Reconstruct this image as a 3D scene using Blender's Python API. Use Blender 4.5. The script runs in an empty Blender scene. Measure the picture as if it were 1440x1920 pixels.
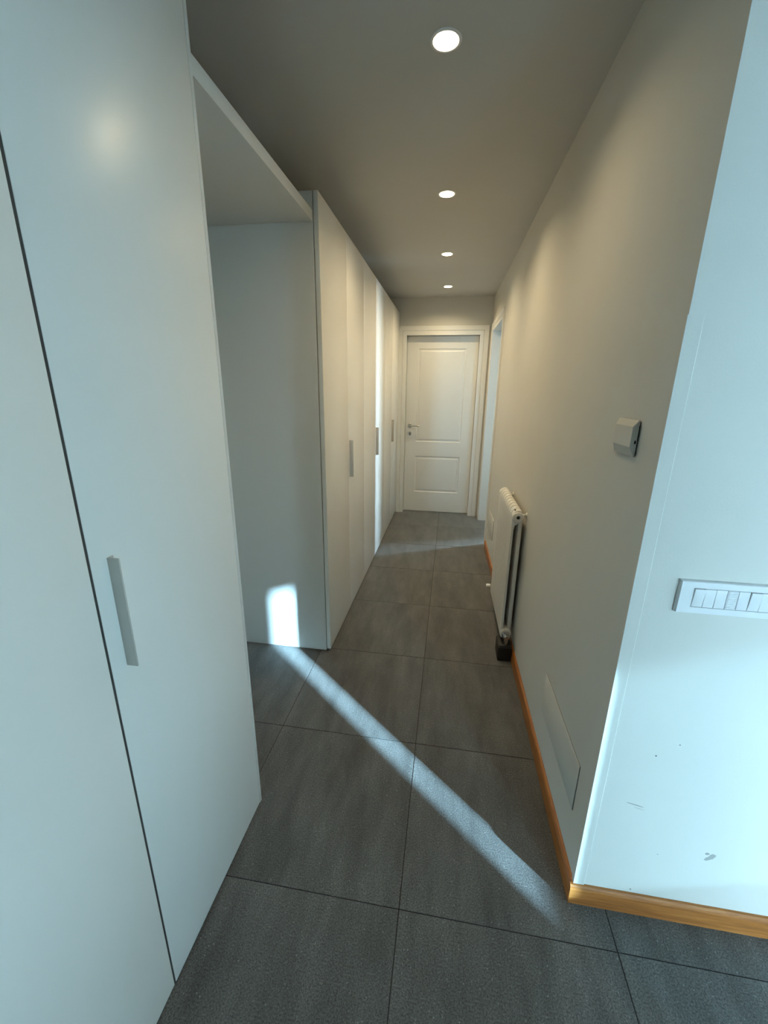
import bpy, bmesh, math, random
from mathutils import Vector, Matrix

random.seed(7)
S = bpy.context.scene
COL = S.collection

# ------------------------------------------------------------------ camera
CAM_F = 773.66                      # focal length in pixels of the 1440 x 1920 frame
YAW, PITCH, ROLL = -0.1525, 0.2877, 0.0122
cam_data = bpy.data.cameras.new('camera')
cam = bpy.data.objects.new('camera', cam_data)
COL.objects.link(cam)
cam_data.sensor_fit = 'VERTICAL'
cam_data.sensor_height = 36.0
cam_data.sensor_width = 27.0
cam_data.lens = CAM_F / 1920.0 * 36.0
cam_data.clip_start = 0.02
fw = Vector((math.sin(YAW) * math.cos(PITCH), math.cos(YAW) * math.cos(PITCH), -math.sin(PITCH)))
rt = Vector((math.cos(YAW), -math.sin(YAW), 0))
up = rt.cross(fw)
r2 = rt * math.cos(ROLL) + up * math.sin(ROLL)
u2 = -rt * math.sin(ROLL) + up * math.cos(ROLL)
m = Matrix((r2, u2, -fw)).transposed().to_4x4()
m.translation = Vector((0.0691, -0.8292, 1.4599))
cam.matrix_world = m
S.camera = cam

# ------------------------------------------------------------------ sky, sun, daylight, exposure
SKY = (0.49, 0.79, 1.0)
SKY_STRENGTH = 73.0
world = bpy.data.worlds.new('sky')
S.world = world
world.use_nodes = True
bg = world.node_tree.nodes['Background']
bg.inputs['Color'].default_value = (*SKY, 1)
bg.inputs['Strength'].default_value = SKY_STRENGTH

SUN_STRENGTH = 31.0
sun_data = bpy.data.lights.new('sun', 'SUN')
sun_data.energy = SUN_STRENGTH
sun_data.color = (0.42, 0.76, 1.0)
sun_data.angle = math.radians(0.85)
sun = bpy.data.objects.new('sun', sun_data)
COL.objects.link(sun)
ELEV = math.radians(14.5)
sun_dir = Vector((-0.761 * math.cos(ELEV), 0.648 * math.cos(ELEV), -math.sin(ELEV)))
sun.rotation_euler = sun_dir.to_track_quat('-Z', 'Y').to_euler()
sun.location = (6, -6, 3)

FACADE = 2.2
def window_portal(y0, y1, z0, z1):
    """marks a window opening so that the sky's light is sampled through it (adds no light itself)"""
    d = bpy.data.lights.new('window_sampling', 'AREA')
    d.shape = 'RECTANGLE'; d.size = z1 - z0; d.size_y = y1 - y0
    d.cycles.is_portal = True
    o = bpy.data.objects.new('window_sampling', d); COL.objects.link(o)
    o.location = (FACADE + 0.05, (y0 + y1) / 2, (z0 + z1) / 2)
    o.rotation_euler = (0, math.radians(90), 0)      # -Z looks to -X, into the room
    return o
WIN_LIVING = (-1.575, -0.12, 0.57, 2.15)
WIN_BACK = (1.22, 1.95, 0.02, 2.15)           # x0, x1, z0, z1 in the wall behind the viewer
SOUTH = -2.0
WIN_SIDE = (0.50, 1.10, 0.90, 2.05)
WIN_SLOT = (3.85, 4.15, 0.10, 2.15)
window_portal(*WIN_LIVING)
window_portal(*WIN_SIDE)
p_back = window_portal(0, WIN_BACK[1] - WIN_BACK[0], WIN_BACK[2], WIN_BACK[3])
p_back.location = ((WIN_BACK[0] + WIN_BACK[1]) / 2, SOUTH - 0.05, (WIN_BACK[2] + WIN_BACK[3]) / 2)
p_back.rotation_euler = (0, math.radians(90), math.radians(-90))

slot = bpy.data.lights.new('slot_strip_lamp', 'AREA')  # added lamp in the slot window, makes the bluish strip on the wardrobe
slot.shape = 'RECTANGLE'; slot.size = 1.9; slot.size_y = 0.20
slot.energy = 19.0
slot.color = (0.50, 0.78, 1.0)
slot.spread = math.radians(55)
slot_o = bpy.data.objects.new('slot_strip_lamp', slot); COL.objects.link(slot_o)
slot_o.location = (FACADE - 0.02, 4.00, 1.05)
slot_o.rotation_euler = (0, math.radians(90), math.radians(27))

LAMP_WATT = 6.1
LAMP_COLOR = (1.0, 0.80, 0.48)

S.view_settings.view_transform = 'Standard'
S.view_settings.look = 'None'
S.view_settings.gamma = 1.0
S.view_settings.use_curve_mapping = False
S.view_settings.exposure = 0.0

# ------------------------------------------------------------------ materials
def new_mat(name):
    mt = bpy.data.materials.new(name); mt.use_nodes = True
    nt = mt.node_tree
    return mt, nt, nt.nodes['Principled BSDF']

def nd(nt, kind, **kw):
    n = nt.nodes.new(kind)
    for k, v in kw.items():
        setattr(n, k, v)
    return n

def ramp(nt, fac, stops):
    r = nd(nt, 'ShaderNodeValToRGB')
    e = r.color_ramp.elements
    while len(e) < len(stops):
        e.new(0.5)
    for el, (p, c) in zip(e, stops):
        el.position = p
        el.color = (*c, 1) if len(c) == 3 else c
    nt.links.new(fac, r.inputs['Fac'])
    return r

def noise(nt, vec, scale, detail=4, rough=0.6):
    n = nd(nt, 'ShaderNodeTexNoise')
    n.inputs['Scale'].default_value = scale
    n.inputs['Detail'].default_value = detail
    n.inputs['Roughness'].default_value = rough
    if vec is not None:
        nt.links.new(vec, n.inputs['Vector'])
    return n

def bump(nt, bsdf, height, strength, dist=0.001):
    b = nd(nt, 'ShaderNodeBump')
    b.inputs['Strength'].default_value = strength
    b.inputs['Distance'].default_value = dist
    nt.links.new(height, b.inputs['Height'])
    nt.links.new(b.outputs['Normal'], bsdf.inputs['Normal'])
    return b

def paint(name, col, rough=0.6, var=0.03, bump_s=0.15, scale=220, spec=0.5):
    mt, nt, b = new_mat(name)
    tc = nd(nt, 'ShaderNodeTexCoord')
    big = noise(nt, tc.outputs['Object'], 1.7, 3)
    lo = tuple(c * (1 - var) for c in col); hi = tuple(min(1, c * (1 + var)) for c in col)
    r = ramp(nt, big.outputs['Fac'], [(0.3, lo), (0.7, hi)])
    nt.links.new(r.outputs['Color'], b.inputs['Base Color'])
    b.inputs['Roughness'].default_value = rough
    b.inputs['Specular IOR Level'].default_value = spec
    if bump_s:
        fine = noise(nt, tc.outputs['Object'], scale, 3)
        bump(nt, b, fine.outputs['Fac'], bump_s)
    return mt

M = {}
M['wall'] = paint('wall_paint', (0.68, 0.66, 0.605), 0.75, 0.02, 0.25, 260, 0.3)
M['ceiling'] = paint('ceiling_paint', (0.58, 0.57, 0.54), 0.85, 0.02, 0.2, 260, 0.25)
M['laminate'] = paint('white_matt_laminate', (0.89, 0.865, 0.81), 0.33, 0.006, 0.05, 500, 0.5)
M['carcass'] = paint('white_melamine_board', (0.75, 0.735, 0.69), 0.5, 0.006, 0.05, 500, 0.4)
M['lacquer'] = paint('white_door_lacquer', (0.83, 0.825, 0.79), 0.38, 0.006, 0.04, 300, 0.45)
M['enamel'] = paint('white_radiator_enamel', (0.78, 0.765, 0.72), 0.3, 0.01, 0.03, 200)
M['plastic'] = paint('white_plastic', (0.80, 0.80, 0.80), 0.35, 0.004, 0.0)
M['ivory'] = paint('aged_ivory_plastic', (0.62, 0.60, 0.55), 0.45, 0.03, 0.05, 300)
M['handle'] = paint('pale_taupe_metal', (0.54, 0.505, 0.455), 0.45, 0.01, 0.0)
M['black'] = paint('black_gaps_and_shade', (0.012, 0.011, 0.010), 0.6, 0.05, 0.0)  # black for holes and seams, and for painted shade on pipes and skirting
M['dark'] = paint('dark_recess', (0.05, 0.045, 0.04), 0.8, 0.02, 0.0)
M['grout'] = paint('dark_grout', (0.022, 0.02, 0.018), 0.9, 0.1, 0.2, 400)
M['ground'] = paint('terrace_paving', (0.16, 0.155, 0.15), 0.9, 0.05, 0.2, 40)

mt, nt, b = new_mat('chrome'); M['chrome'] = mt
b.inputs['Base Color'].default_value = (0.55, 0.55, 0.54, 1)
b.inputs['Metallic'].default_value = 1; b.inputs['Roughness'].default_value = 0.22

mt, nt, b = new_mat('window_glass'); M['glass'] = mt
b.inputs['Base Color'].default_value = (1, 1, 1, 1)
b.inputs['Roughness'].default_value = 0.0
b.inputs['Transmission Weight'].default_value = 1.0

mt, nt, b = new_mat('satin_reflector'); M['reflector'] = mt
b.inputs['Base Color'].default_value = (0.88, 0.80, 0.62, 1)
b.inputs['Metallic'].default_value = 0.6; b.inputs['Roughness'].default_value = 0.45

mt, nt, b = new_mat('sun_dimming_film'); M['sun_dimmer'] = mt  # film of the added pane, dims sun and sky passing through it
tr = nd(nt, 'ShaderNodeBsdfTransparent'); tr.inputs['Color'].default_value = (0.215, 0.225, 0.225, 1)
nt.links.new(tr.outputs['BSDF'], nt.nodes['Material Output'].inputs['Surface'])

mt, nt, b = new_mat('lamp_lens'); M['lens'] = mt
b.inputs['Base Color'].default_value = (0.9, 0.9, 0.9, 1)
b.inputs['Emission Color'].default_value = (1.0, 0.90, 0.70, 1)
b.inputs['Emission Strength'].default_value = 14.0

# dark grey porcelain stoneware with speckles and slanting streaks
mt, nt, b = new_mat('grey_stoneware_tile'); M['tile'] = mt
tc = nd(nt, 'ShaderNodeTexCoord'); oi = nd(nt, 'ShaderNodeObjectInfo')
off = nd(nt, 'ShaderNodeVectorMath', operation='SCALE')
off.inputs['Scale'].default_value = 37.0
cmb = nd(nt, 'ShaderNodeCombineXYZ')
nt.links.new(oi.outputs['Random'], cmb.inputs['X']); nt.links.new(oi.outputs['Random'], cmb.inputs['Y'])
nt.links.new(cmb.outputs['Vector'], off.inputs[0])
add = nd(nt, 'ShaderNodeVectorMath', operation='ADD')
nt.links.new(tc.outputs['Object'], add.inputs[0]); nt.links.new(off.outputs['Vector'], add.inputs[1])
mp = nd(nt, 'ShaderNodeMapping')
mp.inputs['Rotation'].default_value = (0, 0, math.radians(32))
mp.inputs['Scale'].default_value = (7.0, 1.6, 1.0)
nt.links.new(add.outputs['Vector'], mp.inputs['Vector'])
streak = noise(nt, mp.outputs['Vector'], 1.6, 6, 0.62)
cloud = noise(nt, add.outputs['Vector'], 5.0, 5, 0.6)
grain = noise(nt, add.outputs['Vector'], 240.0, 3, 0.7)
speck = nd(nt, 'ShaderNodeTexVoronoi'); speck.inputs['Scale'].default_value = 95.0
nt.links.new(add.outputs['Vector'], speck.inputs['Vector'])
TG = 0.88
base = ramp(nt, streak.outputs['Fac'], [(0.32, (0.112*TG, 0.109*TG, 0.103*TG)), (0.68, (0.205*TG, 0.200*TG, 0.190*TG))])
cl = ramp(nt, cloud.outputs['Fac'], [(0.3, (0.86, 0.86, 0.86)), (0.7, (1.1, 1.1, 1.1))])
mul = nd(nt, 'ShaderNodeMix', data_type='RGBA', blend_type='MULTIPLY'); mul.inputs['Factor'].default_value = 1
nt.links.new(base.outputs['Color'], mul.inputs['A']); nt.links.new(cl.outputs['Color'], mul.inputs['B'])
gr = ramp(nt, grain.outputs['Fac'], [(0.32, (0.42, 0.42, 0.42)), (0.5, (1, 1, 1)), (0.68, (1.7, 1.7, 1.7))])
mul2 = nd(nt, 'ShaderNodeMix', data_type='RGBA', blend_type='MULTIPLY'); mul2.inputs['Factor'].default_value = 1
nt.links.new(mul.outputs['Result'], mul2.inputs['A']); nt.links.new(gr.outputs['Color'], mul2.inputs['B'])
sp = ramp(nt, speck.outputs['Distance'], [(0.0, (1, 1, 1)), (0.22, (0, 0, 0))])
rnd = nd(nt, 'ShaderNodeMath', operation='GREATER_THAN'); rnd.inputs[1].default_value = 0.80
sepc = nd(nt, 'ShaderNodeSeparateColor'); nt.links.new(speck.outputs['Color'], sepc.inputs['Color'])
nt.links.new(sepc.outputs['Red'], rnd.inputs[0])
spm = nd(nt, 'ShaderNodeMath', operation='MULTIPLY')
nt.links.new(sp.outputs['Color'], spm.inputs[0]); nt.links.new(rnd.outputs['Value'], spm.inputs[1])
mix = nd(nt, 'ShaderNodeMix', data_type='RGBA')
nt.links.new(spm.outputs['Value'], mix.inputs['Factor'])
nt.links.new(mul2.outputs['Result'], mix.inputs['A']); mix.inputs['B'].default_value = (0.42, 0.42, 0.41, 1)
nt.links.new(mix.outputs['Result'], b.inputs['Base Color'])
b.inputs['Roughness'].default_value = 0.62
b.inputs['Sheen Weight'].default_value = 0.6
b.inputs['Sheen Roughness'].default_value = 0.35
b.inputs['Specular IOR Level'].default_value = 0.4
if 'Diffuse Roughness' in b.inputs:
    b.inputs['Diffuse Roughness'].default_value = 1.0
hgt = nd(nt, 'ShaderNodeMath', operation='ADD')
nt.links.new(grain.outputs['Fac'], hgt.inputs[0]); nt.links.new(cloud.outputs['Fac'], hgt.inputs[1])
bump(nt, b, hgt.outputs['Value'], 0.7, 0.0012)

# orange brown skirting wood, grain runs along the local Y axis
mt, nt, b = new_mat('orange_brown_wood'); M['wood'] = mt
tc = nd(nt, 'ShaderNodeTexCoord')
mp = nd(nt, 'ShaderNodeMapping'); mp.inputs['Scale'].default_value = (90, 6.0, 80)
nt.links.new(tc.outputs['Object'], mp.inputs['Vector'])
n1 = noise(nt, mp.outputs['Vector'], 1.2, 6, 0.65)
r = ramp(nt, n1.outputs['Fac'], [(0.25, (0.20, 0.058, 0.012)), (0.5, (0.39, 0.140, 0.032)), (0.75, (0.54, 0.225, 0.058))])
nt.links.new(r.outputs['Color'], b.inputs['Base Color'])
b.inputs['Roughness'].default_value = 0.38
bump(nt, b, n1.outputs['Fac'], 0.15)

# painted wall beside the corner, with a few scuffs in its paint (object coordinates = world coordinates)
mt = M['wall'].copy(); mt.name = 'scuffed_wall_paint'; M['wall_scuffed'] = mt
nt = mt.node_tree; b = nt.nodes['Principled BSDF']
tc = [n for n in nt.nodes if n.type == 'TEX_COORD'][0]
src = b.inputs['Base Color'].links[0].from_socket
warp = noise(nt, tc.outputs['Object'], 60, 3)
for (cx, cz, rx, rz, ang, dark) in [(0.832, 0.250, 0.016, 0.007, 50, 0.55), (0.824, 0.262, 0.005, 0.004, 0, 0.6),
                                    (0.622, 0.395, 0.020, 0.0016, -12, 0.5), (0.632, 0.384, 0.014, 0.0012, -12, 0.25),
                                    (0.640, 0.566, 0.0022, 0.0022, 0, 0.85), (0.688, 0.609, 0.0018, 0.0018, 0, 0.8),
                                    (0.660, 0.082, 0.0018, 0.0018, 0, 0.8), (0.705, 0.232, 0.0022, 0.0018, 0, 0.5)]:
    v = nd(nt, 'ShaderNodeVectorMath', operation='SUBTRACT')
    nt.links.new(tc.outputs['Object'], v.inputs[0]); v.inputs[1].default_value = (cx, 0.11, cz)
    mp = nd(nt, 'ShaderNodeMapping'); mp.vector_type = 'TEXTURE'
    mp.inputs['Rotation'].default_value = (0, math.radians(-ang), 0)
    mp.inputs['Scale'].default_value = (rx, 1.0, rz)
    nt.links.new(v.outputs['Vector'], mp.inputs['Vector'])
    ln = nd(nt, 'ShaderNodeVectorMath', operation='LENGTH'); nt.links.new(mp.outputs['Vector'], ln.inputs[0])
    wv = nd(nt, 'ShaderNodeMath', operation='MULTIPLY_ADD')
    nt.links.new(warp.outputs['Fac'], wv.inputs[0]); wv.inputs[1].default_value = 1.6
    nt.links.new(ln.outputs['Value'], wv.inputs[2])
    rr = ramp(nt, wv.outputs['Value'], [(0.9, (dark,) * 3), (1.0, (0, 0, 0))])
    mr = nd(nt, 'ShaderNodeMapRange'); mr.inputs['From Min'].default_value = 0.0; mr.inputs['From Max'].default_value = 2.0
    nt.links.new(wv.outputs['Value'], mr.inputs['Value']); nt.links.new(mr.outputs['Result'], rr.inputs['Fac'])
    mx = nd(nt, 'ShaderNodeMix', data_type='RGBA')
    nt.links.new(rr.outputs['Color'], mx.inputs['Factor'])
    nt.links.new(src, mx.inputs['A']); mx.inputs['B'].default_value = (0.10, 0.10, 0.10, 1)
    src = mx.outputs['Result']
nt.links.new(src, b.inputs['Base Color'])

# ------------------------------------------------------------------ mesh helpers
def quad_box(bm, lo, hi, bev=0.0):
    ret = bmesh.ops.create_cube(bm, size=1.0)
    vs = ret['verts']
    c = [(a + b_) / 2 for a, b_ in zip(lo, hi)]; s = [b_ - a for a, b_ in zip(lo, hi)]
    for v in vs:
        v.co = Vector((c[0] + v.co.x * s[0], c[1] + v.co.y * s[1], c[2] + v.co.z * s[2]))
    if bev:
        es = set()
        for v in vs:
            es.update(v.link_edges)
        bmesh.ops.bevel(bm, geom=list(es), offset=bev, segments=2, affect='EDGES', profile=0.5)
    return vs

def prism(bm, poly, z0, z1):
    n = len(poly)
    a = [bm.verts.new((x, y, z0)) for x, y in poly]; t = [bm.verts.new((x, y, z1)) for x, y in poly]
    bm.faces.new(t); bm.faces.new(a[::-1])
    for i in range(n):
        bm.faces.new((a[i], a[(i + 1) % n], t[(i + 1) % n], t[i]))

def extrude_profile(bm, prof, axis, a0, a1):
    """prof: 2-D points of the two other axes; swept along axis from a0 to a1"""
    def P(p, a):
        q = list(p); q.insert(axis, a); return q
    n = len(prof)
    a = [bm.verts.new(P(p, a0)) for p in prof]; t = [bm.verts.new(P(p, a1)) for p in prof]
    bm.faces.new(t); bm.faces.new(a[::-1])
    for i in range(n):
        bm.faces.new((a[i], a[(i + 1) % n], t[(i + 1) % n], t[i]))

def tube(bm, pts, rad, seg=12):
    pts = [Vector(p) for p in pts]
    rads = rad if isinstance(rad, (list, tuple)) else [rad] * len(pts)
    rings = []
    for i, p in enumerate(pts):
        d = (pts[min(i + 1, len(pts) - 1)] - pts[max(i - 1, 0)]).normalized()
        h = Vector((0, 0, 1)) if abs(d.z) < 0.9 else Vector((1, 0, 0))
        x = d.cross(h).normalized(); y = d.cross(x).normalized()
        rings.append([bm.verts.new(p + (x * math.cos(2 * math.pi * k / seg) + y * math.sin(2 * math.pi * k / seg)) * rads[i]) for k in range(seg)])
    for r0, r1 in zip(rings, rings[1:]):
        for k in range(seg):
            bm.faces.new((r0[k], r0[(k + 1) % seg], r1[(k + 1) % seg], r1[k]))
    bm.faces.new(rings[0]); bm.faces.new(rings[-1][::-1])

def lathe(bm, prof, centre, axis, seg=32):
    """prof: list of (radius, distance along axis); closed at the ends when radius is 0"""
    c = Vector(centre); ax = Vector(axis).normalized()
    h = Vector((0, 0, 1)) if abs(ax.z) < 0.9 else Vector((1, 0, 0))
    x = ax.cross(h).normalized(); y = ax.cross(x).normalized()
    rings = []
    for r, d in prof:
        if r == 0:
            rings.append([bm.verts.new(c + ax * d)])
        else:
            rings.append([bm.verts.new(c + ax * d + (x * math.cos(2 * math.pi * k / seg) + y * math.sin(2 * math.pi * k / seg)) * r) for k in range(seg)])
    for a, b_ in zip(rings, rings[1:]):
        for k in range(seg):
            k2 = (k + 1) % seg
            if len(a) == 1 and len(b_) == 1:
                continue
            if len(a) == 1:
                bm.faces.new((a[0], b_[k], b_[k2]))
            elif len(b_) == 1:
                bm.faces.new((a[k], a[k2], b_[0]))
            else:
                bm.faces.new((a[k], a[k2], b_[k2], b_[k]))

def mesh_obj(name, bm, mat, parent=None, smooth=False, matrix=None):
    bmesh.ops.recalc_face_normals(bm, faces=bm.faces)
    me = bpy.data.meshes.new(name); bm.to_mesh(me); bm.free()
    if smooth:
        for p in me.polygons:
            p.use_smooth = True
        try:
            me.set_sharp_from_angle(angle=math.radians(35))
        except Exception:
            pass
    me.materials.append(mat)
    o = bpy.data.objects.new(name, me); COL.objects.link(o)
    if parent:
        o.parent = parent
    return o

def box(name, lo, hi, mat, parent=None, bev=0.0):
    bm = bmesh.new(); quad_box(bm, lo, hi, bev)
    return mesh_obj(name, bm, mat, parent, smooth=bev > 0)

def empty(name, loc, rotz=0.0, parent=None):
    o = bpy.data.objects.new(name, None); COL.objects.link(o)
    o.empty_display_size = 0.05
    o.location = loc; o.rotation_euler = (0, 0, rotz)
    if parent:
        o.parent = parent
    return o

def tag(o, label, cat=None, group=None, kind=None):
    if label: o['label'] = label
    if cat: o['category'] = cat
    if group: o['group'] = group
    if kind: o['kind'] = kind
    return o

def struct(o, label):
    return tag(o, label, kind='structure')

# ------------------------------------------------------------------ layout numbers (metres)
CEIL = 2.421
LEFT = -1.165                       # back wall behind the wardrobes
END = 4.10                          # wall at the end of the corridor
NEAR = 0.11                         # wall with the switches
SLANT = 0.0105                      # the right wall closes in slightly
def wx(y):
    return 0.507 - SLANT * (y - 0.11)
NORTH = 5.0
OPEN0, OPEN1 = 3.13, 3.93           # doorway in the right wall
HEAD = 2.06

# ------------------------------------------------------------------ the shell
floor = struct(box('floor', (LEFT - 0.12, -5.12, -0.12), (FACADE + 0.12, NORTH + 0.12, -0.0016), M['grout']),
               'dark grout bed of the grey tiled floor')
T = 0.6
bm = bmesh.new()
quad_box(bm, (0.0014, 0.0014, -0.010), (T - 0.0014, T - 0.0014, 0.0))
bmesh.ops.bevel(bm, geom=[e for e in bm.edges if all(abs(v.co.z) < 1e-6 for v in e.verts)], offset=0.0009, segments=1, affect='EDGES')
for v in bm.verts:
    v.co.x -= T / 2; v.co.y -= T / 2
tile0 = mesh_obj('tile', bm, M['tile'], floor)
first = True
for i in range(-2, 4):
    for j in range(-8, 9):
        o = tile0 if first else tile0.copy()
        if not first:
            COL.objects.link(o); o.parent = floor
        first = False
        o.location = ((i + 0.5) * T, (j + 0.5) * T, random.uniform(-0.0002, 0.0002))

SPOTS = [(-0.002, 0.692), (-0.010, 1.661), (-0.018, 2.635), (-0.020, 3.629)]
HOLE_R = 0.037
def ceiling_mesh():
    bm = bmesh.new()
    x0, x1, y0, y1 = LEFT - 0.12, FACADE + 0.12, -5.12, NORTH + 0.12
    lo = [bm.verts.new((x, y, CEIL)) for x, y in ((x0, y0), (x1, y0), (x1, y1), (x0, y1))]
    hi = [bm.verts.new((v.co.x, v.co.y, CEIL + 0.15)) for v in lo]
    edges = [bm.edges.new((lo[k], lo[(k + 1) % 4])) for k in range(4)]
    for sx, sy in SPOTS:
        ring = [bm.verts.new((sx + HOLE_R * math.cos(2 * math.pi * k / 40), sy + HOLE_R * math.sin(2 * math.pi * k / 40), CEIL)) for k in range(40)]
        edges += [bm.edges.new((ring[k], ring[(k + 1) % 40])) for k in range(40)]
    bmesh.ops.triangle_fill(bm, edges=edges, use_beauty=True)
    bm.faces.new(hi)
    for k in range(4):
        bm.faces.new((lo[k], lo[(k + 1) % 4], hi[(k + 1) % 4], hi[k]))
    return bm
struct(mesh_obj('ceiling', ceiling_mesh(), M['ceiling']), 'plain plastered ceiling with recessed spotlights')
struct(box('wall_left', (LEFT - 0.12, -5.12, 0), (LEFT, NORTH + 0.12, CEIL), M['wall']), 'plain wall behind the white wardrobes')
bm = bmesh.new()
quad_box(bm, (0.80, SOUTH - 0.12, 0), (WIN_BACK[0], SOUTH, CEIL))
quad_box(bm, (0.80, -5.0, 0), (0.92, SOUTH - 0.12, CEIL))
quad_box(bm, (LEFT, -5.12, 0), (0.92, -5.0, CEIL))
quad_box(bm, (WIN_BACK[1], SOUTH - 0.12, 0), (FACADE + 0.12, SOUTH, CEIL))
quad_box(bm, (WIN_BACK[0], SOUTH - 0.12, WIN_BACK[3]), (WIN_BACK[1], SOUTH, CEIL))
quad_box(bm, (WIN_BACK[0], SOUTH - 0.12, 0), (WIN_BACK[1], SOUTH, WIN_BACK[2]))
struct(mesh_obj('wall_back', bm, M['wall']), 'wall of the bright room behind the viewer, with a french window')
struct(box('wall_sun_block', (FACADE, SOUTH - 1.7, -0.12), (FACADE + 0.12, SOUTH - 0.125, 3.4), M['wall']), 'added unseen wall keeping the sun off the french window')  # made-up blocker, stops the sun entering the back window
struct(box('wall_north', (LEFT, NORTH, 0), (FACADE + 0.12, NORTH + 0.12, CEIL), M['wall']), 'far wall of the side room')

# right corridor wall, three blocks in one piece round the doorway
bm = bmesh.new()
IN = 0.615
prism(bm, [(wx(0.22), 0.22), (IN, 0.22), (IN, OPEN0 - 0.02), (wx(OPEN0 - 0.02), OPEN0 - 0.02)], 0, CEIL)
prism(bm, [(wx(OPEN1 + 0.02), OPEN1 + 0.02), (IN, OPEN1 + 0.02), (IN, END), (wx(END), END)], 0, CEIL)
prism(bm, [(wx(OPEN0 - 0.02), OPEN0 - 0.02), (IN, OPEN0 - 0.02), (IN, OPEN1 + 0.02), (wx(OPEN1 + 0.02), OPEN1 + 0.02)], HEAD + 0.02, CEIL)
struct(mesh_obj('wall_right', bm, M['wall']), 'long beige corridor wall on the right with radiator and flush covers')
bm = bmesh.new()
prism(bm, [(wx(NEAR), NEAR), (FACADE, NEAR), (FACADE, 0.22), (wx(0.22), 0.22)], 0, CEIL)
struct(mesh_obj('wall_corner', bm, M['wall_scuffed']), 'bluish daylit wall with the switch plate and scuff marks')
# end wall with a door hole
DX0, DX1, DH = -0.455, 0.342, 2.045
bm = bmesh.new()
quad_box(bm, (LEFT, END, 0), (DX0 - 0.02, END + 0.13, CEIL))
quad_box(bm, (DX1 + 0.02, END, 0), (IN, END + 0.13, CEIL))
quad_box(bm, (DX0 - 0.02, END, DH + 0.02), (DX1 + 0.02, END + 0.13, CEIL))
struct(mesh_obj('wall_end', bm, M['wall']), 'short wall closing the corridor above the white door')
# outer wall with three window holes
bm = bmesh.new()
cuts = [WIN_LIVING, WIN_SIDE, WIN_SLOT]
y = SOUTH
for (y0, y1, z0, z1) in cuts:
    quad_box(bm, (FACADE, y, 0), (FACADE + 0.12, y0, CEIL))
    if z0 > 0.01:
        quad_box(bm, (FACADE, y0, 0), (FACADE + 0.12, y1, z0))
    quad_box(bm, (FACADE, y0, z1), (FACADE + 0.12, y1, CEIL))
    y = y1
quad_box(bm, (FACADE, y, 0), (FACADE + 0.12, NORTH, CEIL))
struct(mesh_obj('wall_facade', bm, M['wall']), 'outer wall with the windows of the bright rooms')
struct(box('ground', (-12, -14, -0.34), (22, 14, -0.13), M['ground']), 'grey paving outside the windows')
struct(box('sun_block_roof', (FACADE + 0.12, -9, 2.326), (5.0, 9, 2.50), M['wall']), 'added unseen roof slab cutting the sun outside the windows')  # unseen slab added to set the upper edge of the sun patch

# ------------------------------------------------------------------ skirting boards
def skirting_profile(t, h):
    return [(0, 0), (t, 0), (t, h - 0.012), (t - 0.002, h - 0.005), (t - 0.006, h - 0.001), (t - 0.009, h), (0, h)]
SK_T, SK_H = 0.012, 0.070
def skirting(name, loc, rotz, length, label, side=-1):
    bm = bmesh.new()
    # local frame: runs along +Y, stands proud towards -X (side -1) or +X (side 1)
    extrude_profile(bm, [(side * x, z) for x, z in skirting_profile(SK_T, SK_H)], 1, 0, length)
    o = mesh_obj(name, bm, M['wood'])
    o.location = loc; o.rotation_euler = (0, 0, rotz)
    return struct(o, label)
# (extrude_profile with axis 1 takes (x, z) pairs)
skirting('baseboard_right', (wx(NEAR), NEAR, 0), math.atan(SLANT), 3.045 - NEAR, 'orange brown wooden skirting along the shaded corridor wall')
skirting('baseboard_corner', (wx(NEAR) - SK_T, NEAR, 0), math.radians(-90), FACADE - wx(NEAR) + SK_T, 'orange brown wooden skirting under the switch wall in daylight', 1)

# ------------------------------------------------------------------ doors
def casing_set(parent, x0, x1, h, w, mat, y_face, depth, mirror=1):
    """casing of a doorway seen from -Y: two boards and a head, each with a stepped moulding"""
    prof = [(0.0, 0.0), (0.0, 0.010), (w * 0.42, 0.012), (w * 0.46, 0.007), (w * 0.52, 0.014), (w * 0.97, 0.016), (w, 0.014), (w, 0.0)]
    # prof: (distance outwards from the opening edge, proud)
    def frame(d, pr):
        return (x0 - d, x1 + d, h + d, y_face - pr)
    for k, nm in enumerate(('casing_board', 'casing_board', 'casing_head')):
        bm = bmesh.new()
        rows = []
        for d, pr in prof:
            a, b_, t, yy = frame(d, pr)
            if k == 0:
                pts = [(a, yy, 0), (a, yy, t)]
            elif k == 1:
                pts = [(b_, yy, 0), (b_, yy, t)]
            else:
                pts = [(a, yy, t), (b_, yy, t)]
            rows.append([bm.verts.new(p) for p in pts])
        n = len(rows)
        for i in range(n):
            bm.faces.new((rows[i][0], rows[i][1], rows[(i + 1) % n][1], rows[(i + 1) % n][0]))
        bm.faces.new([r_[0] for r_ in rows]); bm.faces.new([r_[1] for r_ in rows][::-1])
        mesh_obj(nm, bm, mat, parent)
    # reveal boards
    for nm, lo, hi in (('jamb', (x0 - 0.02, y_face + 0.0002, 0), (x0, y_face + depth, h)),
                       ('jamb', (x1, y_face + 0.0002, 0), (x1 + 0.02, y_face + depth, h)),
                       ('jamb_head', (x0 - 0.02, y_face + 0.0002, h), (x1 + 0.02, y_face + depth, h + 0.02))):
        box(nm, lo, hi, mat, parent)

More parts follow.
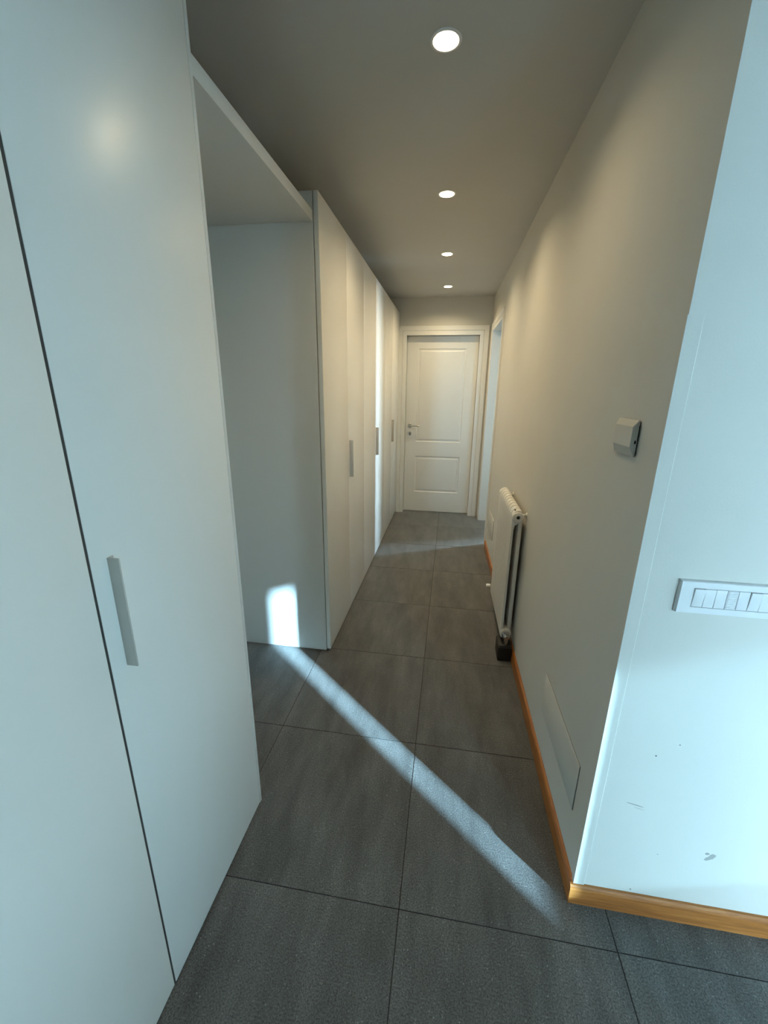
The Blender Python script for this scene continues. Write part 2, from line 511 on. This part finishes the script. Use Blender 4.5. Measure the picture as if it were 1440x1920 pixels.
def leaf_with_panels(parent, w, h, t, rects, mat, name='door_leaf'):
    """door leaf in local coords: x 0..w, face at y=0 looking to -Y, back at y=t; stepped panels let into both faces"""
    bm = bmesh.new()
    xs = [0, rects[0][0], rects[0][1], w]
    zs = [0.0]
    for r_ in rects:
        zs += [r_[2], r_[3]]
    zs.append(h)
    for yy in (0.0, t):
        g = [[bm.verts.new((x, yy, z)) for x in xs] for z in zs]
        for j in range(len(zs) - 1):
            for i in range(3):
                if i == 1 and j % 2 == 1:
                    continue
                bm.faces.new((g[j][i], g[j][i + 1], g[j + 1][i + 1], g[j + 1][i]))
    for (a, b_) in (((0, 0), (0, h)), ((w, 0), (w, h)), ((0, 0), (w, 0)), ((0, h), (w, h))):
        v = [bm.verts.new((a[0], 0, a[1])), bm.verts.new((b_[0], 0, b_[1])), bm.verts.new((b_[0], t, b_[1])), bm.verts.new((a[0], t, a[1]))]
        bm.faces.new(v)
    bmesh.ops.remove_doubles(bm, verts=bm.verts, dist=1e-6)
    leaf = mesh_obj(name, bm, mat, parent)
    steps = [(0, 0), (0.004, 0.004), (0.010, 0.0075), (0.020, 0.0075), (0.024, 0.004), (0.034, 0.001)]
    for (x0, x1, z0, z1) in rects:
        bm = bmesh.new()
        for side in (0, 1):
            loops = []
            for ins, dep in steps:
                yy = dep if side == 0 else t - dep
                loops.append([bm.verts.new(p) for p in ((x0 + ins, yy, z0 + ins), (x1 - ins, yy, z0 + ins), (x1 - ins, yy, z1 - ins), (x0 + ins, yy, z1 - ins))])
            for a, b_ in zip(loops, loops[1:]):
                for k in range(4):
                    bm.faces.new((a[k], a[(k + 1) % 4], b_[(k + 1) % 4], b_[k]))
            bm.faces.new(loops[-1])
        bmesh.ops.recalc_face_normals(bm, faces=bm.faces)
        mesh_obj('door_panel', bm, mat, leaf)
    return leaf

def lever_handle(parent, x, z, direction):
    bm = bmesh.new()
    lathe(bm, [(0, -0.009), (0.020, -0.009), (0.024, -0.006), (0.0245, 0.0), (0, 0.0)], (x, 0, z), (0, 1, 0), 28)
    ros = mesh_obj('rosette', bm, M['chrome'], parent, True)
    bm = bmesh.new()
    tube(bm, [(x, -0.006, z), (x, -0.036, z), (x + direction * 0.008, -0.046, z), (x + direction * 0.03, -0.050, z - 0.001), (x + direction * 0.07, -0.050, z + 0.001), (x + direction * 0.115, -0.047, z - 0.003)],
         [0.0095, 0.009, 0.009, 0.0085, 0.008, 0.0065], 14)
    mesh_obj('lever', bm, M['chrome'], parent, True)
    bm = bmesh.new()
    zz = z - 0.093
    lathe(bm, [(0, -0.006), (0.019, -0.006), (0.0235, -0.004), (0.024, 0.0), (0, 0.0)], (x, 0, zz), (0, 1, 0), 28)
    kr = mesh_obj('key_rosette', bm, M['chrome'], parent, True)
    bm = bmesh.new()
    lathe(bm, [(0, -0.0075), (0.0052, -0.0075), (0.0052, -0.004), (0, -0.004)], (x, 0, zz + 0.004), (0, 1, 0), 16)
    quad_box(bm, (x - 0.0026, -0.0075, zz - 0.012), (x + 0.0026, -0.004, zz + 0.004))
    mesh_obj('keyhole', bm, M['black'], kr)

d1 = struct(empty('door_1', (0, END, 0)), 'closed white two-panel door at the end of the corridor')
casing_set(d1, DX0, DX1, DH, 0.093, M['lacquer'], 0.0, 0.13)
lf = leaf_with_panels(d1, DX1 - DX0 - 0.006, DH - 0.011, 0.042,
                      [(0.125, 0.660, 0.247, 0.690), (0.125, 0.660, 0.862, 1.905)], M['lacquer'])
lf.location = (DX0 + 0.003, 0.070, 0.007)
hd = empty('door_handle', (0, 0, 0), parent=lf)
lever_handle(hd, 0.050, 1.050, 1)
# stop strips of the frame behind the leaf
box('door_stop', (DX0, 0.113, 0), (DX0 + 0.014, 0.13, DH), M['lacquer'], d1)
box('door_stop', (DX1 - 0.014, 0.113, 0), (DX1, 0.13, DH), M['lacquer'], d1)
box('door_stop', (DX0 + 0.014, 0.113, DH - 0.014), (DX1 - 0.014, 0.13, DH), M['lacquer'], d1)

# open doorway in the right wall: frame local x runs along the wall towards the viewer
d2 = struct(empty('door_2', (wx(OPEN1), OPEN1, 0), math.radians(-90) + math.atan(SLANT)), 'open doorway with white casing beside the end door')
casing_set(d2, 0.0, OPEN1 - OPEN0, HEAD, 0.078, M['lacquer'], 0.0, 0.145)
lf2 = leaf_with_panels(d2, OPEN1 - OPEN0 - 0.006, HEAD - 0.011, 0.042,
                       [(0.125, 0.660, 0.247, 0.690), (0.125, 0.660, 0.862, 1.905)], M['lacquer'])
lf2.location = (0.050, 0.150, 0.007)
lf2.rotation_euler = (0, 0, math.radians(71))  # unseen leaf added here, its angle trims the light strip on the wardrobe
hd2 = empty('door_handle', (0, 0, 0), parent=lf2)
lever_handle(hd2, 0.735, 1.050, -1)
box('shaded_skirting_end', (-0.097, -0.010, 0), (-0.080, 0.0, 0.070), M['black'], d2)  # bit of wooden skirting in shade, its darkness put into black colour

# ------------------------------------------------------------------ windows behind the viewer and in the side room
def window(name, rect, label, mullions, back=False):
    y0, y1, z0, z1 = rect
    w = struct(empty(name, (FACADE, (y0 + y1) / 2, z0)), label)
    if back:
        w.location = ((y0 + y1) / 2, SOUTH, z0); w.rotation_euler = (0, 0, math.radians(-90))
    hw, h = (y1 - y0) / 2, z1 - z0
    f = 0.045
    box('frame_side', (0.03, -hw, 0), (0.09, -hw + f, h), M['lacquer'], w)
    box('frame_side', (0.03, hw - f, 0), (0.09, hw, h), M['lacquer'], w)
    box('frame_sill', (0.03, -hw + f, 0), (0.09, hw - f, f), M['lacquer'], w)
    box('frame_head', (0.03, -hw + f, h - f), (0.09, hw - f, h), M['lacquer'], w)
    for my in mullions:
        box('mullion', (0.04, my - 0.03, f), (0.08, my + 0.03, h - f), M['lacquer'], w)
    return w
w1 = window('window_1', WIN_LIVING, 'white framed window of the bright room, with an added pane dimming the sun', [])
box('added_dimming_pane', (0.058, -1.393 - sum(WIN_LIVING[:2]) / 2, 0.0), (0.062, WIN_LIVING[1] - sum(WIN_LIVING[:2]) / 2, WIN_LIVING[3] - WIN_LIVING[2]), M['sun_dimmer'], w1)  # pane added to weaken the sun on the switch wall beside the floor beam
window('window_4', WIN_BACK, 'wide white framed french window behind the viewer', [], True)
window('window_2', WIN_SIDE, 'white framed window of the side room', [0.0])
window('window_3', WIN_SLOT, 'narrow white framed window of the side room', [])

# ------------------------------------------------------------------ wardrobes
FRONT = -0.540            # door faces
DOOR_T = 0.022
CARC = FRONT - DOOR_T - 0.004
TOP = 2.272
BACK = LEFT + 0.004

def blade_handle(parent, y, z0, z1, proud=0.024):
    """thin flat pull strip standing out from the door face, with a foot folded against the door"""
    bm = bmesh.new()
    quad_box(bm, (FRONT, y, z0), (FRONT + proud, y + 0.0035, z1), 0.0006)
    quad_box(bm, (FRONT, y + 0.0035, z0), (FRONT + 0.0022, y + 0.014, z1), 0.0005)
    return mesh_obj('handle', bm, M['handle'], parent, True)

def wardrobe(y0, y1, splits, handles, label, group, near_cap=None, gaps=0.003, z_bot=0.016, front_shift=None, handle_inset=0.02):
    w = empty('wardrobe', ((FRONT + BACK) / 2, (y0 + y1) / 2, 0))
    w_loc = Vector(w.location)
    tag(w, label, 'wardrobe', group)
    def pbox(nm, lo, hi, mat, bev=0.0, par=w):
        o = box(nm, [a - b_ for a, b_ in zip(lo, w_loc)], [a - b_ for a, b_ in zip(hi, w_loc)], mat, par, bev)
        return o
    pt = 0.019
    pbox('side_panel', (BACK, y0, 0.004), (CARC, y0 + pt, TOP), M['carcass'], 0.0008)
    pbox('side_panel', (BACK, y1 - pt, 0.004), (CARC, y1, TOP), M['carcass'], 0.0008)
    pbox('top_panel', (BACK, y0 + pt, TOP - pt), (CARC, y1 - pt, TOP), M['carcass'])
    pbox('bottom_panel', (BACK, y0 + pt, 0.07), (CARC, y1 - pt, 0.07 + pt), M['carcass'])
    pbox('back_panel', (BACK, y0 + pt, 0.07 + pt), (BACK + 0.008, y1 - pt, TOP - pt), M['carcass'])
    pbox('plinth', (CARC - 0.055, y0 + pt, 0.0), (CARC - 0.037, y1 - pt, 0.07), M['dark'])
    edges = [y0] + splits + [y1]
    for k in range(len(edges) - 1):
        a = edges[k] + (gaps / 2 if k else 0.0005); c = edges[k + 1] - (gaps / 2 if k < len(edges) - 2 else 0.0005)
        fs = front_shift[k] if front_shift else 0.0
        d = pbox('door', (FRONT - DOOR_T + fs, a, z_bot), (FRONT + fs, c, TOP), M['laminate'], 0.0011)
        if handles[k]:
            h = blade_handle(d, edges[k] + handle_inset, 0.928, 1.158)
            h.location = -w_loc + Vector((fs, 0, 0))
    return w

G_FAR = 'white two-door wardrobes along the corridor'
wardrobe(1.170, 2.139, [1.665], [False, True], 'white wardrobe nearest the open nook, its left side panel bare', G_FAR)
wardrobe(2.140, 3.089, [2.612], [False, True], 'middle white corridor wardrobe, crossed by the bright blue light strip', G_FAR)
wardrobe(3.090, END - 0.003, [3.572], [False, True], 'far white wardrobe standing against the casing of the end door', G_FAR)

# tall wardrobe in the foreground with a finishing strip towards the nook
NW0, NW1 = -0.760, 0.236
nw = wardrobe(NW0, NW1, [-0.252], [False, True], 'large white wardrobe filling the left foreground with a slim pull handle', None, gaps=0.0056, z_bot=0.010, handle_inset=0.038)
nl = Vector(nw.location)
bm = bmesh.new()
quad_box(bm, (BACK - nl.x, NW1 + 0.0028 - nl.y, 0.002), (FRONT - 0.0008 - nl.x, NW1 + 0.0150 - nl.y, TOP), 0.0012)
mesh_obj('end_panel', bm, M['carcass'], nw, True)
box('gap_shade_strip', (FRONT - 0.016 - nl.x, -0.2545 - nl.y, 0.012), (FRONT - 0.0008 - nl.x, -0.2495 - nl.y, TOP - 0.02), M['dark'], nw)  # dark strip painted as the shade in the gap between the doors

# bridging shelf over the nook
sh = box('bridging_shelf', (BACK, NW1 + 0.0155, 2.158), (-0.567, 1.169, 2.200), M['carcass'], None, 0.001)
tag(sh, 'thick white shelf board bridging the nook between the wardrobes', 'shelf')

# ------------------------------------------------------------------ ceiling spotlights
def spotlight(x, y, label, watt):
    e = empty('ceiling_spotlight', (x, y, CEIL))
    tag(e, label, 'spotlight', 'recessed spotlights in a row along the corridor ceiling')
    bm = bmesh.new()
    lathe(bm, [(0.0355, 0.004), (0.0355, -0.0015), (0.0370, -0.0032), (0.0430, -0.0032), (0.0452, -0.0018), (0.0458, -0.0003)], (0, 0, 0), (0, 0, 1), 48)
    mesh_obj('trim_ring', bm, M['plastic'], e, True)
    bm = bmesh.new()
    lathe(bm, [(0.0358, 0.002), (0.0345, 0.008), (0.0300, 0.022), (0.0300, 0.026)], (0, 0, 0), (0, 0, 1), 48)
    mesh_obj('reflector', bm, M['reflector'], e, True)
    bm = bmesh.new()
    lathe(bm, [(0, 0.0190), (0.018, 0.0195), (0.0300, 0.0215), (0.0300, 0.0235), (0, 0.0235)], (0, 0, 0), (0, 0, 1), 40)
    mesh_obj('lens', bm, M['lens'], e, True)
    ld = bpy.data.lights.new('spotlight_bulb', 'AREA')
    ld.shape = 'DISK'; ld.size = 0.054
    ld.energy = watt; ld.color = LAMP_COLOR
    ld.spread = math.radians(165)
    lo = bpy.data.objects.new('spotlight_bulb', ld); COL.objects.link(lo)
    lo.parent = e; lo.location = (0, 0, 0.0175)
    return e
for (x, y), lab in zip(SPOTS,
                       ['round glowing spotlight nearest the viewer, largest of the ceiling row',
                        'second glowing ceiling spotlight from the viewer, above the first corridor wardrobe',
                        'third glowing ceiling spotlight from the viewer, second from the end door',
                        'small glowing ceiling spotlight closest to the end door']):
    spotlight(x, y, lab, LAMP_WATT * (0.58 if y < 1 else 1.15 if y > 3 else 1.0))

# ------------------------------------------------------------------ things on the right wall (local: +X into the wall, +Y along it)
ROT = math.atan(SLANT)
def on_wall(name, y, z=0.0):
    return empty(name, (wx(y), y, z), ROT)

# radiator
rad = on_wall('radiator', 1.305)
tag(rad, 'white sectional radiator standing off the right corridor wall', 'radiator')
NSEC, PITCH_S = 10, 0.0558
RZ0, RZ1 = 0.112, 0.868
XF, XB = -0.076, -0.020              # front and back of a section, from the wall face
HX = (XF + XB) / 2
def section_mesh():
    bm = bmesh.new()
    w = PITCH_S - 0.0038
    # flat front plate with rounded vertical edges, top curving back
    prof = [(XF, RZ0 + 0.010), (XF, RZ1 - 0.045)]
    for k in range(1, 9):
        a = math.pi * k / 16
        prof.append((XF + 0.030 - 0.030 * math.cos(a), RZ1 - 0.045 + 0.045 * math.sin(a)))
    prof += [(HX + 0.016, RZ1 - 0.003), (XB - 0.003, RZ1 - 0.016), (XB, RZ1 - 0.035), (XB - 0.003, RZ1 - 0.055),
             (HX + 0.004, RZ1 - 0.074), (XF + 0.014, RZ1 - 0.080), (XF + 0.0085, RZ1 - 0.105),
             (XF + 0.0085, RZ0 + 0.100), (XF + 0.014, RZ0 + 0.080), (XF + 0.012, RZ0)]
    extrude_profile(bm, prof, 1, 0.0, w)
    bmesh.ops.bevel(bm, geom=[e for e in bm.edges], offset=0.0042, segments=2, affect='EDGES', clamp_overlap=True)
    return bm
sec_me = None
for k in range(NSEC):
    if sec_me is None:
        s = mesh_obj('section', section_mesh(), M['enamel'], rad, True); sec_me = s.data
    else:
        s = bpy.data.objects.new('section', sec_me); COL.objects.link(s); s.parent = rad
    s.location = (0, k * PITCH_S, 0)
col_me = None
for k in range(NSEC):
    if col_me is None:
        bm = bmesh.new()
        quad_box(bm, (XB - 0.022, 0.006, RZ0 + 0.02), (XB, PITCH_S - 0.008, RZ1 - 0.02), 0.006)
        s = mesh_obj('rear_column', bm, M['enamel'], rad, True); col_me = s.data
    else:
        s = bpy.data.objects.new('rear_column', col_me); COL.objects.link(s); s.parent = rad
    s.location = (0, k * PITCH_S, 0)
LEN = NSEC * PITCH_S
def hub(z, y, dirn, hole):
    bm = bmesh.new()
    R = 0.029
    lathe(bm, [(0, 0.03), (R, 0.03), (R, -0.006), (R - 0.004, -0.011), (0.019, -0.011), (0.018, -0.014), (0.0105, -0.014), (0.0095, -0.004), (0, -0.004)],
          (HX, y, z), (0, dirn, 0), 32)
    h = mesh_obj('end_plug', bm, M['enamel'], rad, True)
    if hole:
        bm = bmesh.new()
        lathe(bm, [(0, -0.0046), (0.0088, -0.0046), (0.0088, -0.003), (0, -0.003)], (HX, y, z), (0, dirn, 0), 20)
        mesh_obj('plug_recess', bm, M['dark'], h)
hub(RZ1 - 0.036, 0.0, 1, True)
hub(RZ0 + 0.036, 0.0, 1, False)
hub(RZ1 - 0.036, LEN, -1, False)
hub(RZ0 + 0.036, LEN, -1, False)
# continuous lower and upper header tubes
for z in (RZ1 - 0.036, RZ0 + 0.036):
    bm = bmesh.new(); tube(bm, [(HX, 0.01, z), (HX, LEN - 0.01, z)], 0.025, 20)
    mesh_obj('header_tube', bm, M['enamel'], rad, True)
# wall brackets
for yy, z in ((0.022, RZ1 - 0.028), (LEN - 0.075, RZ1 - 0.028), (0.10, RZ0 + 0.05), (LEN - 0.10, RZ0 + 0.05)):
    bm = bmesh.new()
    tube(bm, [(0.004, yy, z), (XB - 0.006, yy, z)], 0.005, 10)
    lathe(bm, [(0, 0), (0.014, 0), (0.012, -0.005), (0, -0.006)], (0, yy, z), (1, 0, 0), 18)
    mesh_obj('wall_bracket', bm, M['enamel'], rad, True)
# bleed valve on the top hub
bm = bmesh.new(); tube(bm, [(HX - 0.016, 0.012, RZ1 - 0.002), (HX - 0.016, 0.012, RZ1 + 0.004)], 0.004, 10)
mesh_obj('bleed_valve', bm, M['dark'], rad, True)
# lower valve body with pipe, and a black block for shadowed pipes, shade in its colour
bm = bmesh.new()
lathe(bm, [(0, -0.052), (0.012, -0.052), (0.013, -0.040), (0.017, -0.038), (0.017, -0.026), (0.022, -0.024), (0.022, -0.010), (0, -0.010)], (HX, 0.0, RZ0 + 0.030), (0, 1, 0), 20)
tube(bm, [(HX, -0.036, RZ0 + 0.030), (HX, -0.036, 0.06)], 0.011, 14)
mesh_obj('valve', bm, M['chrome'], rad, True)
bm = bmesh.new()
quad_box(bm, (HX - 0.040, -0.058, 0.0), (HX + 0.034, 0.060, 0.088), 0.006)
quad_box(bm, (HX - 0.036, -0.054, 0.088), (HX + 0.030, 0.056, 0.096), 0.003)
mesh_obj('shaded_pipe_block', bm, M['black'], rad, True)
# far lower thermostat knob
bm = bmesh.new()
lathe(bm, [(0, -0.030), (0.012, -0.030), (0.014, -0.026), (0.014, -0.004), (0.010, 0.0), (0, 0.0)], (XF - 0.004, LEN - 0.02, RZ0 + 0.060), (1, 0, 0), 20)
mesh_obj('valve_knob', bm, M['plastic'], rad, True)

# thermostat-like box near the corner
th = on_wall('wall_control', 0.278, 1.357)
tag(th, 'small worn white control box mounted high on the corridor wall', 'control box')
y0, y1, z0, z1 = -0.058, 0.057, -0.042, 0.042
bm = bmesh.new()
quad_box(bm, (-0.003, y0 + 0.004, z0 + 0.003), (0.0, y1 - 0.003, z1 - 0.003))
mesh_obj('base_plate', bm, M['dark'], th)
bm = bmesh.new()
xa, xm, xf = -0.0030, -0.0065, -0.0165
rings = [[(xa, y0, z0), (xa, y1, z0), (xa, y1, z1), (xa, y0, z1)],
         [(xm, y0, z0), (xm, y1, z0), (xm, y1, z1), (xm, y0, z1)],
         [(xf, y0 + 0.003, z0 + 0.022), (xf, y1 - 0.012, z0 + 0.022), (xf, y1 - 0.012, z1 - 0.015), (xf, y0 + 0.003, z1 - 0.015)]]
vr = [[bm.verts.new(p) for p in r_] for r_ in rings]
for a, c in zip(vr, vr[1:]):
    for k in range(4):
        bm.faces.new((a[k], a[(k + 1) % 4], c[(k + 1) % 4], c[k]))
bm.faces.new(vr[0]); bm.faces.new(vr[-1])
bmesh.ops.bevel(bm, geom=list(bm.edges), offset=0.0006, segments=1, affect='EDGES')
mesh_obj('cover', bm, M['ivory'], th)
bm = bmesh.new()
quad_box(bm, (-0.0040, y0 - 0.0006, -0.004), (-0.0030, y0 + 0.003, 0.030))
mesh_obj('open_seam', bm, M['black'], th)
bm = bmesh.new()
quad_box(bm, (-0.0090, y0 - 0.0004, -0.012), (-0.0050, y0 + 0.004, -0.004), 0.0008)
mesh_obj('clip_hole', bm, M['black'], th)

# flush junction covers low on the wall
def junction(y0, y1, z0, z1, label, proud, rotx=0.0):
    e = on_wall('junction_cover', (y0 + y1) / 2, (z0 + z1) / 2)
    tag(e, label, 'wall cover', 'flush junction covers low on the corridor wall')
    hy, hz = (y1 - y0) / 2, (z1 - z0) / 2
    bm = bmesh.new()
    quad_box(bm, (-0.0005, -hy - 0.0008, -hz - 0.0008), (0.0, hy + 0.0008, hz + 0.0008))
    mesh_obj('backing', bm, M['dark'], e)
    bm = bmesh.new()
    quad_box(bm, (-proud, -hy, -hz), (-0.0006, hy, hz), 0.0008)
    mesh_obj('cover_plate', bm, M['wall'], e, True)
junction(0.205, 0.630, 0.232, 0.399, 'wide flush wall cover low down near the corner skirting', 0.0030)
junction(2.575, 2.960, 0.238, 0.415, 'flush wall cover between the radiator and the open doorway', 0.0045)

# corner protection strip
cp = empty('corner_guard', (wx(NEAR), NEAR, 0.070))
tag(cp, 'thin white corner guard strip on the projecting wall edge', 'corner guard')
bm = bmesh.new()
tt = 0.0028
prism(bm, [(0.0285, 0.0), (0.0262, -tt), (-tt, -tt), (-tt - SLANT * 0.011, 0.011), (-SLANT * 0.011, 0.011), (0, 0)], 0.0, 1.534)
mesh_obj('guard_profile', bm, M['wall'], cp)

# switch plate with seven modules
sw = empty('switch_plate', (0.598, NEAR, 1.0225))
tag(sw, 'long white switch plate with seven modules on the daylit wall', 'light switch')
PW, PH, PT = 0.216, 0.080, 0.0105
MW, MH = 0.0225, 0.0455
mx0 = (PW - 7 * MW) / 2
bm = bmesh.new()
def ring_plate(bm, o_, i_, ya, yb, ins):
    (a0, a1, b0, b1) = o_; (c0, c1, e0, e1) = i_
    L = [[(a0, ya, b0), (a1, ya, b0), (a1, ya, b1), (a0, ya, b1)],
         [(a0 + ins * 0.3, yb + 0.003, b0 + ins * 0.3), (a1 - ins * 0.3, yb + 0.003, b0 + ins * 0.3), (a1 - ins * 0.3, yb + 0.003, b1 - ins * 0.3), (a0 + ins * 0.3, yb + 0.003, b1 - ins * 0.3)],
         [(a0 + ins, yb, b0 + ins), (a1 - ins, yb, b0 + ins), (a1 - ins, yb, b1 - ins), (a0 + ins, yb, b1 - ins)],
         [(c0, yb, e0), (c1, yb, e0), (c1, yb, e1), (c0, yb, e1)],
         [(c0, ya, e0), (c1, ya, e0), (c1, ya, e1), (c0, ya, e1)]]
    V = [[bm.verts.new(p) for p in l] for l in L]
    for a, c in zip(V, V[1:] + V[:1]):
        for k in range(4):
            bm.faces.new((a[k], a[(k + 1) % 4], c[(k + 1) % 4], c[k]))
ring_plate(bm, (0, PW, -PH / 2, PH / 2), (mx0 - 0.0006, PW - mx0 + 0.0006, -MH / 2 - 0.0006, MH / 2 + 0.0006), 0.0, -PT, 0.002)
mesh_obj('frame', bm, M['plastic'], sw)
bm = bmesh.new(); quad_box(bm, (mx0, -0.005, -MH / 2), (PW - mx0, -0.0005, MH / 2))
mesh_obj('inner_well', bm, M['dark'], sw)
tilts = [4.5, 1.2, 0.0, None, 0.0, 4.5, 1.2]
for k, tl in enumerate(tilts):
    bm = bmesh.new()
    if tl is None:
        quad_box(bm, (-MW / 2 + 0.0007, 0.0, -MH / 2 + 0.0005), (MW / 2 - 0.0007, 0.004, MH / 2 - 0.0005))
        for q in range(10):
            zc = -MH / 2 + 0.004 + q * (MH - 0.008) / 9
            quad_box(bm, (-MW / 2 + 0.0022, -0.0013, zc - 0.00125), (MW / 2 - 0.0022, 0.0002, zc + 0.00125))
        o = mesh_obj('ribbed_module', bm, M['plastic'], sw)
    else:
        quad_box(bm, (-MW / 2 + 0.0005, 0.0, -MH / 2 + 0.0005), (MW / 2 - 0.0005, 0.004, MH / 2 - 0.0005), 0.0004)
        o = mesh_obj('rocker', bm, M['plastic'], sw, True)
    lift = math.sin(math.radians(tl or 0)) * MH / 2
    o.location = (mx0 + (k + 0.5) * MW, -PT - 0.0002 - lift, 0)
    o.rotation_euler = (math.radians(tl or 0) * 1.0, 0, 0)
